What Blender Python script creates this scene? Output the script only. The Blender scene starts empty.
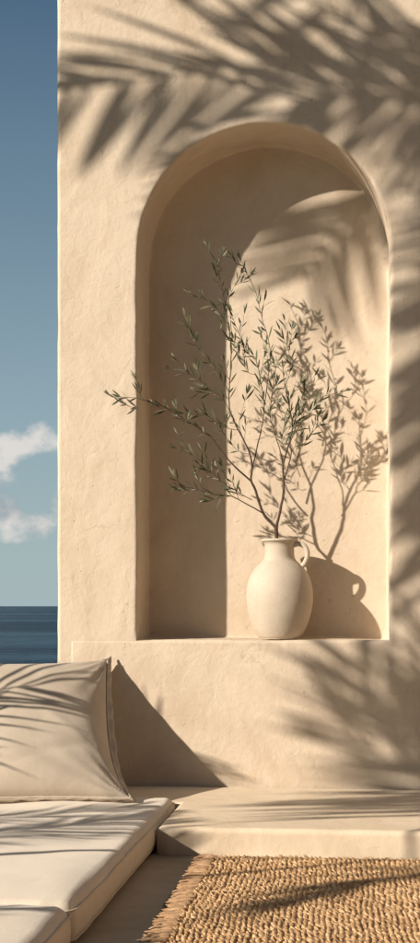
import bpy, bmesh, math, random
import numpy as np
from mathutils import Vector, noise as mnoise

random.seed(7)
rng = np.random.default_rng(11)
S = bpy.context.scene
COL = S.collection

# ------------------------------------------------------------------ camera
F = 1366.0                       # focal length in pixels of a 420 x 943 frame
D = 5.0                          # distance camera - wall
HC = 0.746                       # camera height
YAW = math.atan(148.0 / F)       # turned a little to the left of the wall's normal
cd = bpy.data.cameras.new('camera')
cam = bpy.data.objects.new('camera', cd); COL.objects.link(cam)
cam.location = (0, -D, HC)
cam.rotation_euler = (math.pi / 2, 0, YAW)
cd.sensor_fit = 'VERTICAL'; cd.sensor_height = 36.0; cd.sensor_width = 36.0
cd.lens = 36.0 * F / 943.0
cd.shift_y = 134.5 / 943.0
cd.clip_start = 0.05; cd.clip_end = 90000
S.camera = cam

# ------------------------------------------------------------------ sun and sky
L = Vector((1.27, 1.0, -0.753))            # travel of the sunlight
Ln = L.normalized()
SUN_EL = math.asin(-Ln.z)
SUN_ROT = math.atan2(-L.x, -L.y)
sd = bpy.data.lights.new('sun', 'SUN'); sd.energy = 5.0; sd.angle = math.radians(0.85)
sd.color = (1.0, 0.885, 0.75)
sun = bpy.data.objects.new('sun', sd); COL.objects.link(sun)
sun.rotation_euler = L.to_track_quat('-Z', 'Y').to_euler()
sun.location = (-6, -6, 6)

W = bpy.data.worlds.new('World'); S.world = W; W.use_nodes = True
nt = W.node_tree; nt.nodes.clear()
def N(tree, typ, **kw):
    n = tree.nodes.new(typ)
    for k, v in kw.items():
        if k in n.inputs.keys(): n.inputs[k].default_value = v
        else: setattr(n, k, v)
    return n
def build_world():
    out = N(nt, 'ShaderNodeOutputWorld'); bg = N(nt, 'ShaderNodeBackground')
    bg.inputs['Strength'].default_value = 0.042
    sky = N(nt, 'ShaderNodeTexSky'); sky.sky_type = 'NISHITA'; sky.sun_disc = False
    sky.sun_elevation = SUN_EL; sky.sun_rotation = SUN_ROT
    sky.altitude = 10; sky.air_density = 1.0; sky.dust_density = 0.6; sky.ozone_density = 1.1
    tc = N(nt, 'ShaderNodeTexCoord'); sep = N(nt, 'ShaderNodeSeparateXYZ')
    nt.links.new(tc.outputs['Generated'], sep.inputs[0])
    # cloud deck: noise over the direction, flattened
    mp = N(nt, 'ShaderNodeMapping'); mp.inputs['Scale'].default_value = (1.0, 1.0, 1.35)
    mp.inputs['Location'].default_value = CLOUD_OFF
    nt.links.new(tc.outputs['Generated'], mp.inputs[0])
    n1 = N(nt, 'ShaderNodeTexNoise', Scale=17.0, Detail=9.0, Roughness=0.56)
    nt.links.new(mp.outputs[0], n1.inputs['Vector'])
    # keep cumulus in a band a little above the horizon
    band = N(nt, 'ShaderNodeValToRGB')
    e = band.color_ramp.elements
    e[0].position = 0.03; e[0].color = (0, 0, 0, 1)
    e[1].position = 0.075; e[1].color = (1, 1, 1, 1)
    for p, v in ((0.118, 1.0), (0.150, 0.0)):
        q = e.new(p); q.color = (v, v, v, 1)
    nt.links.new(sep.outputs['Z'], band.inputs[0])
    bm_ = N(nt, 'ShaderNodeMath'); bm_.operation = 'MULTIPLY_ADD'
    bm_.inputs[1].default_value = 0.30; bm_.inputs[2].default_value = -0.22
    nt.links.new(band.outputs[0], bm_.inputs[0])
    add = N(nt, 'ShaderNodeMath'); add.operation = 'ADD'
    nt.links.new(n1.outputs['Fac'], add.inputs[0]); nt.links.new(bm_.outputs[0], add.inputs[1])
    cov = N(nt, 'ShaderNodeValToRGB'); cov.color_ramp.interpolation = 'EASE'
    cov.color_ramp.elements[0].position = 0.495; cov.color_ramp.elements[1].position = 0.66
    nt.links.new(add.outputs[0], cov.inputs[0])
    # cloud brightness: a second, shifted noise
    mp2 = N(nt, 'ShaderNodeMapping'); mp2.inputs['Scale'].default_value = (1.0, 1.0, 1.35)
    mp2.inputs['Location'].default_value = (CLOUD_OFF[0] + 0.012, CLOUD_OFF[1], CLOUD_OFF[2] - 0.028)
    nt.links.new(tc.outputs['Generated'], mp2.inputs[0])
    n2 = N(nt, 'ShaderNodeTexNoise', Scale=17.0, Detail=9.0, Roughness=0.56)
    nt.links.new(mp2.outputs[0], n2.inputs['Vector'])
    df = N(nt, 'ShaderNodeMath'); df.operation = 'SUBTRACT'
    nt.links.new(n1.outputs['Fac'], df.inputs[0]); nt.links.new(n2.outputs['Fac'], df.inputs[1])
    sh = N(nt, 'ShaderNodeMapRange'); sh.inputs['From Min'].default_value = -0.16; sh.inputs['From Max'].default_value = 0.12
    nt.links.new(df.outputs[0], sh.inputs['Value'])
    cc = N(nt, 'ShaderNodeValToRGB')
    cc.color_ramp.elements[0].color = (5.6, 6.2, 6.7, 1); cc.color_ramp.elements[1].color = (12.0, 11.6, 11.0, 1)
    nt.links.new(sh.outputs[0], cc.inputs[0])
    mix = N(nt, 'ShaderNodeMixRGB')
    hz = N(nt, 'ShaderNodeValToRGB')          # pale marine haze low over the sea
    hz.color_ramp.elements[0].position = 0.0; hz.color_ramp.elements[0].color = (0.86, 0.86, 0.86, 1)
    hz.color_ramp.elements[1].position = 0.46; hz.color_ramp.elements[1].color = (0, 0, 0, 1)
    for p, q_ in ((0.10, 0.62), (0.26, 0.30)):
        q = hz.color_ramp.elements.new(p); q.color = (q_, q_, q_, 1)
    nt.links.new(sep.outputs['Z'], hz.inputs[0])
    mh = N(nt, 'ShaderNodeMixRGB'); mh.inputs[2].default_value = (6.9, 8.5, 9.1, 1)
    tint = N(nt, 'ShaderNodeMixRGB'); tint.blend_type = 'MULTIPLY'; tint.inputs[0].default_value = 1.0
    tint.inputs[2].default_value = (0.62, 0.93, 1.03, 1)
    nt.links.new(sky.outputs[0], tint.inputs[1])
    nt.links.new(hz.outputs[0], mh.inputs[0]); nt.links.new(tint.outputs[0], mh.inputs[1])
    nt.links.new(cov.outputs[0], mix.inputs[0]); nt.links.new(mh.outputs[0], mix.inputs[1]); nt.links.new(cc.outputs[0], mix.inputs[2])
    nt.links.new(mix.outputs[0], bg.inputs['Color']); nt.links.new(bg.outputs[0], out.inputs[0])
CLOUD_OFF = (0.2, 0.61, 0.52)
build_world()

vs = S.view_settings
S.display_settings.display_device = 'sRGB'
vs.view_transform = 'Standard'; vs.look = 'None'; vs.gamma = 1.0; vs.use_curve_mapping = False
vs.exposure = 0.52
S.cycles.max_bounces = 8; S.cycles.diffuse_bounces = 5

# ------------------------------------------------------------------ helpers
ct, st = math.cos(YAW), math.sin(YAW)
def at(px, py, Y):
    """world point on the plane y=Y seen at pixel (px,py) of the 420 x 943 photograph"""
    t = (px - 210.0) / F; d = Y + D
    X = d * (t * ct - st) / (ct + t * st)
    dep = -X * st + d * ct
    return Vector((X, Y, HC - (py - 606.0) / F * dep))
def at_z(px, py, z):
    """world point on the plane z seen at that pixel"""
    dep = (HC - z) * F / (py - 606.0)
    t = (px - 210.0) / F
    lat = t * dep
    X = lat * ct - dep * st; d = lat * st + dep * ct
    return Vector((X, d - D, z))
def toward_sun(p, t): return Vector(p) - L * t

def tag(o, label=None, cat=None, group=None, kind=None):
    if label: o['label'] = label
    if cat: o['category'] = cat
    if group: o['group'] = group
    if kind: o['kind'] = kind
    return o
def empty(name, loc):
    o = bpy.data.objects.new(name, None); COL.objects.link(o); o.location = loc
    o.empty_display_size = 0.1
    return o
def mesh_obj(name, verts, faces, mat, parent=None, smooth=True, loc=(0, 0, 0)):
    me = bpy.data.meshes.new(name)
    me.from_pydata([tuple(v) for v in verts], [], faces)
    me.update()
    if smooth: me.polygons.foreach_set('use_smooth', [True] * len(me.polygons))
    if mat: me.materials.append(mat)
    o = bpy.data.objects.new(name, me); COL.objects.link(o)
    o.location = loc
    if parent: o.parent = parent
    return o
class MB:
    def __init__(s): s.v = []; s.f = []
    def add(s, verts, faces):
        k = len(s.v); s.v += [Vector(v) for v in verts]
        s.f += [tuple(i + k for i in f) for f in faces]
    def build(s, name, mat, parent=None, smooth=True, origin=(0, 0, 0)):
        o = Vector(origin)
        return mesh_obj(name, [v - o for v in s.v], s.f, mat, parent, smooth, origin if parent is None else (0, 0, 0))
def frame_path(pts):
    n = len(pts); T = []
    for i in range(n):
        a = pts[max(i - 1, 0)]; b = pts[min(i + 1, n - 1)]
        t = (b - a); T.append(t.normalized() if t.length > 1e-9 else Vector((0, 0, 1)))
    up = Vector((0, 0, 1)) if abs(T[0].z) < 0.9 else Vector((1, 0, 0))
    A = []
    a = T[0].cross(up).normalized()
    for t in T:
        a = (a - t * a.dot(t)).normalized(); A.append(a)
    return T, A
def tube(mb, pts, rad, seg=8, closed=False, cap=True):
    pts = [Vector(p) for p in pts]; n = len(pts)
    if not hasattr(rad, '__len__'): rad = [rad] * n
    if closed:
        T = [(pts[(i + 1) % n] - pts[i - 1]).normalized() for i in range(n)]
        _, A = frame_path(pts)
    else: T, A = frame_path(pts)
    vs_, fs = [], []
    for i in range(n):
        b = T[i].cross(A[i]).normalized()
        for k in range(seg):
            w = 2 * math.pi * k / seg
            vs_.append(pts[i] + (A[i] * math.cos(w) + b * math.sin(w)) * rad[i])
    m = n if closed else n - 1
    for i in range(m):
        j = (i + 1) % n
        for k in range(seg):
            k2 = (k + 1) % seg
            fs.append((i * seg + k, i * seg + k2, j * seg + k2, j * seg + k))
    if cap and not closed:
        fs.append(tuple(range(seg - 1, -1, -1))); fs.append(tuple((n - 1) * seg + k for k in range(seg)))
    mb.add(vs_, fs)
def catmull(pts, n):
    pts = [Vector(p) for p in pts]
    P = [pts[0] * 2 - pts[1]] + pts + [pts[-1] * 2 - pts[-2]]
    out = []; segs = len(pts) - 1
    for i in range(n):
        u = i / (n - 1) * segs; k = min(int(u), segs - 1); t = u - k
        a, b, c, d = P[k], P[k + 1], P[k + 2], P[k + 3]
        out.append(0.5 * ((2 * b) + (c - a) * t + (2 * a - 5 * b + 4 * c - d) * t * t + (3 * b - a - 3 * c + d) * t ** 3))
    return out
def nz(p, s, seed=0.0):
    return mnoise.noise(Vector((p[0] * s + seed, p[1] * s + seed * 1.7, p[2] * s - seed)))
def axis_samples(h, r, step):
    k = [0, 0.08, 0.2, 0.35, 0.52, 0.7, 0.86, 1.0]
    a = [-h + r * q for q in k]
    inner = max(2, int((2 * h - 2 * r) / step))
    mid = [-h + r + (2 * h - 2 * r) * i / inner for i in range(1, inner)]
    return a + mid + [-q for q in reversed(a)]
def rounded_box(size, r, step=0.05, center=(0, 0, 0)):
    """closed rounded box as verts, faces"""
    h = [s / 2 for s in size]; r = min(r, min(h) * 0.98)
    sm = [axis_samples(h[i], r, step) for i in range(3)]
    idx = {}; V = []; Fc = []
    def vid(p):
        key = tuple(round(c, 6) for c in p)
        if key not in idx:
            q = [max(-h[i] + r, min(h[i] - r, p[i])) for i in range(3)]
            d = Vector(p) - Vector(q)
            V.append(Vector(q) + d.normalized() * r + Vector(center)); idx[key] = len(V) - 1
        return idx[key]
    for ax in range(3):
        b, c = (ax + 1) % 3, (ax + 2) % 3
        for sgn in (-1, 1):
            for i in range(len(sm[b]) - 1):
                for j in range(len(sm[c]) - 1):
                    q = []
                    for (ii, jj) in ((i, j), (i + 1, j), (i + 1, j + 1), (i, j + 1)):
                        p = [0, 0, 0]; p[ax] = sgn * h[ax]; p[b] = sm[b][ii]; p[c] = sm[c][jj]
                        q.append(vid(p))
                    Fc.append(tuple(q if sgn > 0 else reversed(q)))
    return V, Fc

# ------------------------------------------------------------------ materials
def new_mat(name):
    m = bpy.data.materials.new(name); m.use_nodes = True
    t = m.node_tree; t.nodes.clear()
    o = N(t, 'ShaderNodeOutputMaterial'); b = N(t, 'ShaderNodeBsdfPrincipled')
    t.links.new(b.outputs[0], o.inputs[0])
    return m, t, b
def ramp(t, src, stops, interp='LINEAR'):
    r = N(t, 'ShaderNodeValToRGB'); r.color_ramp.interpolation = interp
    e = r.color_ramp.elements
    e[0].position, e[0].color = stops[0][0], tuple(stops[0][1]) + (1,)
    e[1].position, e[1].color = stops[-1][0], tuple(stops[-1][1]) + (1,)
    for p, c in stops[1:-1]:
        q = e.new(p); q.color = tuple(c) + (1,)
    t.links.new(src, r.inputs[0]); return r.outputs[0]
def mixc(t, fac, a, b, mode='MIX'):
    m = N(t, 'ShaderNodeMixRGB'); m.blend_type = mode
    for i, v in ((0, fac), (1, a), (2, b)):
        if hasattr(v, 'node'): t.links.new(v, m.inputs[i])
        elif i == 0: m.inputs[0].default_value = v
        else: m.inputs[i].default_value = tuple(v) + (1,)
    return m.outputs[0]
def coords(t, scale=(1, 1, 1), kind='Object'):
    c = N(t, 'ShaderNodeTexCoord'); m = N(t, 'ShaderNodeMapping'); m.inputs['Scale'].default_value = scale
    t.links.new(c.outputs[kind], m.inputs[0]); return m.outputs[0]
def noise_t(t, vec, scale, detail=4, rough=0.55, dist=0.0):
    n = N(t, 'ShaderNodeTexNoise', Scale=scale, Detail=detail, Roughness=rough, Distortion=dist)
    t.links.new(vec, n.inputs['Vector']); return n.outputs['Fac']
def bump(t, h, strength, dist, prev=None):
    b = N(t, 'ShaderNodeBump'); b.inputs['Strength'].default_value = strength; b.inputs['Distance'].default_value = dist
    t.links.new(h, b.inputs['Height'])
    if prev: t.links.new(prev, b.inputs['Normal'])
    return b.outputs[0]

def plaster(name, base, dark, light, bump_k=1.0, rough=0.88):
    m, t, b = new_mat(name)
    v = coords(t)
    big = noise_t(t, v, 1.7, 4, 0.6, 0.6)
    mid = noise_t(t, v, 7.0, 6, 0.62, 0.8)
    fine = noise_t(t, v, 60.0, 5, 0.6)
    vs1 = coords(t, (1.0, 1.0, 0.28))
    streak = noise_t(t, vs1, 9.0, 5, 0.6, 1.4)
    c = ramp(t, big, [(0.38, dark), (0.52, base), (0.72, light)])
    c = mixc(t, 0.45, c, ramp(t, mid, [(0.3, dark), (0.55, base), (0.75, light)]))
    c = mixc(t, ramp(t, streak, [(0.56, (0, 0, 0)), (0.74, (0.45, 0.45, 0.45))]), c, dark)
    c = mixc(t, ramp(t, fine, [(0.62, (0, 0, 0)), (0.8, (0.22, 0.22, 0.22))]), c, dark)
    # pits and rubbed spots with a shape of their own
    pit = noise_t(t, coords(t, (1.0, 1.0, 1.25)), 38.0, 3, 0.5, 0.2)
    where = noise_t(t, v, 4.3, 4, 0.6)
    pm_ = mixc(t, 1.0, ramp(t, pit, [(0.66, (0, 0, 0)), (0.70, (1, 1, 1))]), ramp(t, where, [(0.46, (0, 0, 0)), (0.62, (1, 1, 1))]), 'MULTIPLY')
    c = mixc(t, mixc(t, 1.0, pm_, (0.35, 0.35, 0.35), 'MULTIPLY'), c, [x * 0.7 for x in dark])
    blot = noise_t(t, coords(t, (1.0, 1.0, 0.6)), 2.6, 6, 0.68, 1.0)
    c = mixc(t, ramp(t, blot, [(0.50, (0, 0, 0)), (0.68, (0.75, 0.75, 0.75))]), c, [dark[0] * .90, dark[1] * .86, dark[2] * .82])
    # a few long hairline cracks
    hv = N(t, 'ShaderNodeTexVoronoi', Scale=1.9); hv.feature = 'DISTANCE_TO_EDGE'
    hw = N(t, 'ShaderNodeMixRGB'); hw.blend_type = 'ADD'; hw.inputs[0].default_value = 0.22
    hn = N(t, 'ShaderNodeTexNoise', Scale=5.0, Detail=8.0, Roughness=0.7); t.links.new(v, hn.inputs['Vector'])
    t.links.new(v, hw.inputs[1]); t.links.new(hn.outputs['Color'], hw.inputs[2]); t.links.new(hw.outputs[0], hv.inputs['Vector'])
    hm = ramp(t, noise_t(t, v, 2.3, 2, 0.5), [(0.50, (0, 0, 0)), (0.60, (1, 1, 1))])
    hair = mixc(t, 1.0, ramp(t, hv.outputs['Distance'], [(0.0, (1, 1, 1)), (0.0055, (0, 0, 0))]), hm, 'MULTIPLY')
    c = mixc(t, mixc(t, 1.0, hair, (0.45, 0.45, 0.45), 'MULTIPLY'), c, [x * 0.5 for x in dark])
    # scuffs: sparse patches where a cracked skin shows
    patch = noise_t(t, v, 3.1, 3, 0.5, 0.3)
    vor = N(t, 'ShaderNodeTexVoronoi', Scale=26.0); vor.feature = 'DISTANCE_TO_EDGE'
    wv = N(t, 'ShaderNodeMixRGB'); wv.blend_type = 'ADD'; wv.inputs[0].default_value = 0.10
    nn = N(t, 'ShaderNodeTexNoise', Scale=11.0, Detail=5.0); t.links.new(v, nn.inputs['Vector'])
    t.links.new(v, wv.inputs[1]); t.links.new(nn.outputs['Color'], wv.inputs[2]); t.links.new(wv.outputs[0], vor.inputs['Vector'])
    crack = ramp(t, vor.outputs['Distance'], [(0.0, (1, 1, 1)), (0.045, (0, 0, 0))])
    pm = ramp(t, patch, [(0.60, (0, 0, 0)), (0.68, (1, 1, 1))])
    ck = mixc(t, 1.0, crack, pm, 'MULTIPLY')
    c = mixc(t, mixc(t, 1.0, ck, (0.22, 0.22, 0.22), 'MULTIPLY'), c, [x * 0.6 for x in dark])
    t.links.new(c, b.inputs['Base Color'])
    b.inputs['Roughness'].default_value = rough
    b.inputs['Specular IOR Level'].default_value = 0.2
    # relief: trowel waves, lumps, grain, cracks
    vt = coords(t, (1.0, 1.0, 0.55))
    trow = noise_t(t, vt, 6.0, 3, 0.5, 1.2)
    n1 = bump(t, trow, 0.22 * bump_k, 0.020)
    lump = noise_t(t, v, 24.0, 5, 0.6, 0.9)
    n2 = bump(t, lump, 0.40 * bump_k, 0.006, n1)
    n3 = bump(t, noise_t(t, v, 140.0, 4, 0.6), 0.35 * bump_k, 0.0016, n2)
    inv = N(t, 'ShaderNodeInvert'); t.links.new(ck, inv.inputs['Color'])
    n4 = bump(t, inv.outputs[0], 0.2 * bump_k, 0.0025, n3)
    iv = N(t, 'ShaderNodeInvert'); t.links.new(pm_, iv.inputs['Color'])
    n5 = bump(t, iv.outputs[0], 0.5 * bump_k, 0.003, n4)
    t.links.new(n5, b.inputs['Normal'])
    return m
M = {}
M['plaster'] = plaster('lime_plaster', (0.595, 0.500, 0.390), (0.530, 0.434, 0.326), (0.630, 0.540, 0.428))
M['bench'] = plaster('bench_plaster', (0.69, 0.575, 0.43), (0.61, 0.50, 0.365), (0.72, 0.61, 0.465), 0.6, 0.75)
M['floor'] = plaster('floor_plaster', (0.36, 0.295, 0.215), (0.30, 0.24, 0.17), (0.42, 0.345, 0.26), 0.45, 0.6)

def fabric(name, base, dark, weave=900.0, wr=1.0, sheen=0.2):
    m, t, b = new_mat(name)
    v = coords(t)
    w1 = N(t, 'ShaderNodeTexWave', Scale=weave / 6.0, Distortion=1.5, Detail=2.0); w1.bands_direction = 'X'
    w2 = N(t, 'ShaderNodeTexWave', Scale=weave / 6.0, Distortion=1.5, Detail=2.0); w2.bands_direction = 'Y'
    t.links.new(v, w1.inputs['Vector']); t.links.new(v, w2.inputs['Vector'])
    wv = mixc(t, 0.5, w1.outputs['Color'], w2.outputs['Color'])
    slub = noise_t(t, coords(t, (1, 9, 9)), 26.0, 4, 0.6)
    mid = noise_t(t, v, 9.0, 5, 0.6, 0.5)
    c = mixc(t, ramp(t, mid, [(0.3, (0, 0, 0)), (0.7, (1, 1, 1))]), dark, base)
    c = mixc(t, ramp(t, slub, [(0.5, (0, 0, 0)), (0.75, (0.35, 0.35, 0.35))]), c, dark)
    t.links.new(c, b.inputs['Base Color'])
    b.inputs['Roughness'].default_value = 0.92; b.inputs['Specular IOR Level'].default_value = 0.15
    b.inputs['Sheen Weight'].default_value = sheen; b.inputs['Sheen Roughness'].default_value = 0.5
    n1 = bump(t, noise_t(t, v, 8.0, 3, 0.5, 0.4), 0.25 * wr, 0.012)
    n2 = bump(t, wv, 0.25, 0.0006, n1)
    n2 = bump(t, noise_t(t, coords(t, (1, 0.2, 1)), 130.0, 3, 0.6), 0.35, 0.0012, n2)
    n2 = bump(t, noise_t(t, coords(t, (0.2, 1, 0.6)), 130.0, 3, 0.6), 0.35, 0.0012, n2)
    n3 = bump(t, noise_t(t, v, 260.0, 3, 0.6), 0.3, 0.0010, n2)
    t.links.new(n3, b.inputs['Normal'])
    return m
M['linen'] = fabric('pillow_linen', (0.50, 0.425, 0.335), (0.43, 0.36, 0.28))
M['seat'] = fabric('seat_canvas', (0.69, 0.605, 0.49), (0.64, 0.55, 0.435), wr=0.7)
M['piping'] = fabric('piping_canvas', (0.62, 0.54, 0.435), (0.55, 0.47, 0.37), wr=0.2)

def ceramic():
    m, t, b = new_mat('raw_ceramic'); v = coords(t)
    c = ramp(t, noise_t(t, v, 9.0, 5, 0.6), [(0.3, (0.48, 0.41, 0.325)), (0.7, (0.54, 0.47, 0.38))])
    sp = ramp(t, noise_t(t, v, 260.0, 2, 0.5), [(0.58, (0, 0, 0)), (0.72, (0.7, 0.7, 0.7))])
    c = mixc(t, sp, c, (0.36, 0.28, 0.20))
    c = mixc(t, ramp(t, noise_t(t, coords(t, (1, 1, .5)), 18.0, 5, .65, .6), [(0.5, (0, 0, 0)), (0.75, (0.4, 0.4, 0.4))]), c, (0.42, 0.34, 0.25))
    t.links.new(c, b.inputs['Base Color']); b.inputs['Roughness'].default_value = 0.8
    b.inputs['Specular IOR Level'].default_value = 0.25
    ring = N(t, 'ShaderNodeTexWave', Scale=22.0, Distortion=2.0, Detail=2.0); ring.bands_direction = 'Z'
    t.links.new(v, ring.inputs['Vector'])
    n1 = bump(t, noise_t(t, coords(t, (1, 1, 1.6)), 14.0, 4, 0.55), 0.15, 0.004)
    n2 = bump(t, noise_t(t, v, 150.0, 5, 0.7), 0.55, 0.0022, n1)
    t.links.new(n2, b.inputs['Normal']); return m
M['ceramic'] = ceramic()
def simple(name, c1, c2, scale, rough, bscale=None, bk=0.3, bd=0.002):
    m, t, b = new_mat(name); v = coords(t)
    t.links.new(ramp(t, noise_t(t, v, scale, 4, 0.6), [(0.3, c1), (0.7, c2)]), b.inputs['Base Color'])
    b.inputs['Roughness'].default_value = rough
    if bscale: t.links.new(bump(t, noise_t(t, v, bscale, 4, 0.6), bk, bd), b.inputs['Normal'])
    return m
M['bark'] = simple('olive_bark', (0.045, 0.026, 0.016), (0.105, 0.065, 0.04), 60, 0.85, 220, 0.6, 0.001)
def leaf_mat(name, top, top2, under, rough=0.5, trans=0.25):
    m, t, b = new_mat(name); v = coords(t)
    g = N(t, 'ShaderNodeNewGeometry')
    ri = ramp(t, g.outputs['Random Per Island'], [(0.0, top), (1.0, top2)])
    c = mixc(t, g.outputs['Backfacing'], ri, under)
    t.links.new(c, b.inputs['Base Color']); b.inputs['Roughness'].default_value = rough
    tr = N(t, 'ShaderNodeBsdfTranslucent'); t.links.new(c, tr.inputs['Color'])
    mx = N(t, 'ShaderNodeMixShader'); mx.inputs[0].default_value = trans
    out = [n for n in t.nodes if n.type == 'OUTPUT_MATERIAL'][0]
    t.links.new(b.outputs[0], mx.inputs[1]); t.links.new(tr.outputs[0], mx.inputs[2]); t.links.new(mx.outputs[0], out.inputs[0])
    return m
M['olive_leaf'] = leaf_mat('olive_leaf', (0.045, 0.056, 0.024), (0.135, 0.14, 0.072), (0.32, 0.31, 0.215))
M['palm_leaf'] = leaf_mat('palm_leaf', (0.045, 0.075, 0.020), (0.075, 0.105, 0.030), (0.07, 0.095, 0.035), 0.45, 0.12)
M['palm_stem'] = simple('palm_stem', (0.12, 0.13, 0.045), (0.20, 0.19, 0.08), 20, 0.6)
M['palm_bark'] = simple('palm_bark', (0.16, 0.12, 0.085), (0.28, 0.22, 0.16), 12, 0.9, 40, 0.6, 0.01)
M['terracotta'] = simple('terracotta', (0.36, 0.17, 0.09), (0.45, 0.24, 0.14), 8, 0.85, 90, 0.3, 0.002)
M['soil'] = simple('potting_soil', (0.03, 0.02, 0.012), (0.07, 0.05, 0.03), 40, 0.95, 60, 0.8, 0.01)
def jute(name, a, b_, c3):
    m, t, b = new_mat(name); v = coords(t)
    g = N(t, 'ShaderNodeNewGeometry')
    ri = ramp(t, g.outputs['Random Per Island'], [(0.0, a), (0.5, b_), (1.0, c3)])
    fib = noise_t(t, coords(t, (1, 0.25, 1)), 420.0, 4, 0.6, 0.5)
    c = mixc(t, ramp(t, fib, [(0.4, (0, 0, 0)), (0.7, (0.55, 0.55, 0.55))]), ri, [x * 0.45 for x in a])
    big = noise_t(t, v, 5.0, 3, 0.5)
    c = mixc(t, ramp(t, big, [(0.45, (0, 0, 0)), (0.7, (0.3, 0.3, 0.3))]), c, [x * 0.75 for x in a])
    t.links.new(c, b.inputs['Base Color']); b.inputs['Roughness'].default_value = 0.9
    b.inputs['Specular IOR Level'].default_value = 0.15
    t.links.new(bump(t, fib, 0.6, 0.0012), b.inputs['Normal']); return m
M['jute'] = jute('woven_jute', (0.36, 0.212, 0.102), (0.54, 0.345, 0.180), (0.70, 0.480, 0.272))
M['fringe'] = jute('jute_fringe', (0.36, 0.22, 0.12), (0.46, 0.29, 0.165), (0.58, 0.39, 0.235))

def sea_mat():
    m, t, b = new_mat('sea_water')
    v = coords(t, (0.35, 1.0, 1.0))
    c = ramp(t, noise_t(t, coords(t, (0.0016, 0.0085, 1.0)), 1.0, 3, 0.5, 0.4),
             [(0.3, (0.001, 0.012, 0.032)), (0.5, (0.004, 0.032, 0.064)), (0.64, (0.050, 0.125, 0.170))])  # wind-ruffled bands: their differing sky reflection is painted into the base colour
    t.links.new(c, b.inputs['Base Color'])
    b.inputs['Specular Tint'].default_value = (0.55, 0.85, 1.0, 1); b.inputs['Roughness'].default_value = 0.30; b.inputs['IOR'].default_value = 1.33
    b.inputs['Specular IOR Level'].default_value = 0.07
    n1 = bump(t, noise_t(t, v, 0.055, 5, 0.6, 0.5), 1.0, 14.0)
    n2 = bump(t, noise_t(t, v, 0.35, 5, 0.65, 0.3), 1.0, 3.2, n1)
    t.links.new(n2, b.inputs['Normal']); return m
M['sea'] = sea_mat()

# ------------------------------------------------------------------ setting: sea and terrace
mb = MB()
R_ = 60000.0
mb.add([(-R_, -400, -8), (R_, -400, -8), (R_, R_, -8), (-R_, R_, -8)], [(0, 1, 2, 3)])
tag(mb.build('sea', M['sea'], smooth=False), kind='structure')

def plain_box(name, x0, x1, y0, y1, z0, z1, mat, r=0.01, step=0.25, parent=None):
    v, f = rounded_box((x1 - x0, y1 - y0, z1 - z0), r, step, ((x0 + x1) / 2, (y0 + y1) / 2, (z0 + z1) / 2))
    return v, f
v, f = plain_box('terrace', -5.0, 4.2, -8.0, 0.62, -0.35, 0.0, None, 0.02, 0.5)
tag(mesh_obj('terrace_floor', v, f, M['floor']), kind='structure')
v, f = plain_box('rock', -5.6, 4.8, -8.6, 1.2, -9.0, -0.36, None, 0.3, 0.8)
v = [p + Vector((nz(p, 0.7, 3), nz(p, 0.7, 9), 0)) * 0.35 * min(1, max(0, (-0.4 - p.z))) for p in v]
M['rock'] = simple('cliff_rock', (0.20, 0.15, 0.10), (0.36, 0.28, 0.2), 1.5, 0.95, 4, 0.8, 0.1)
tag(mesh_obj('cliff', v, f, M['rock']), kind='structure')

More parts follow.
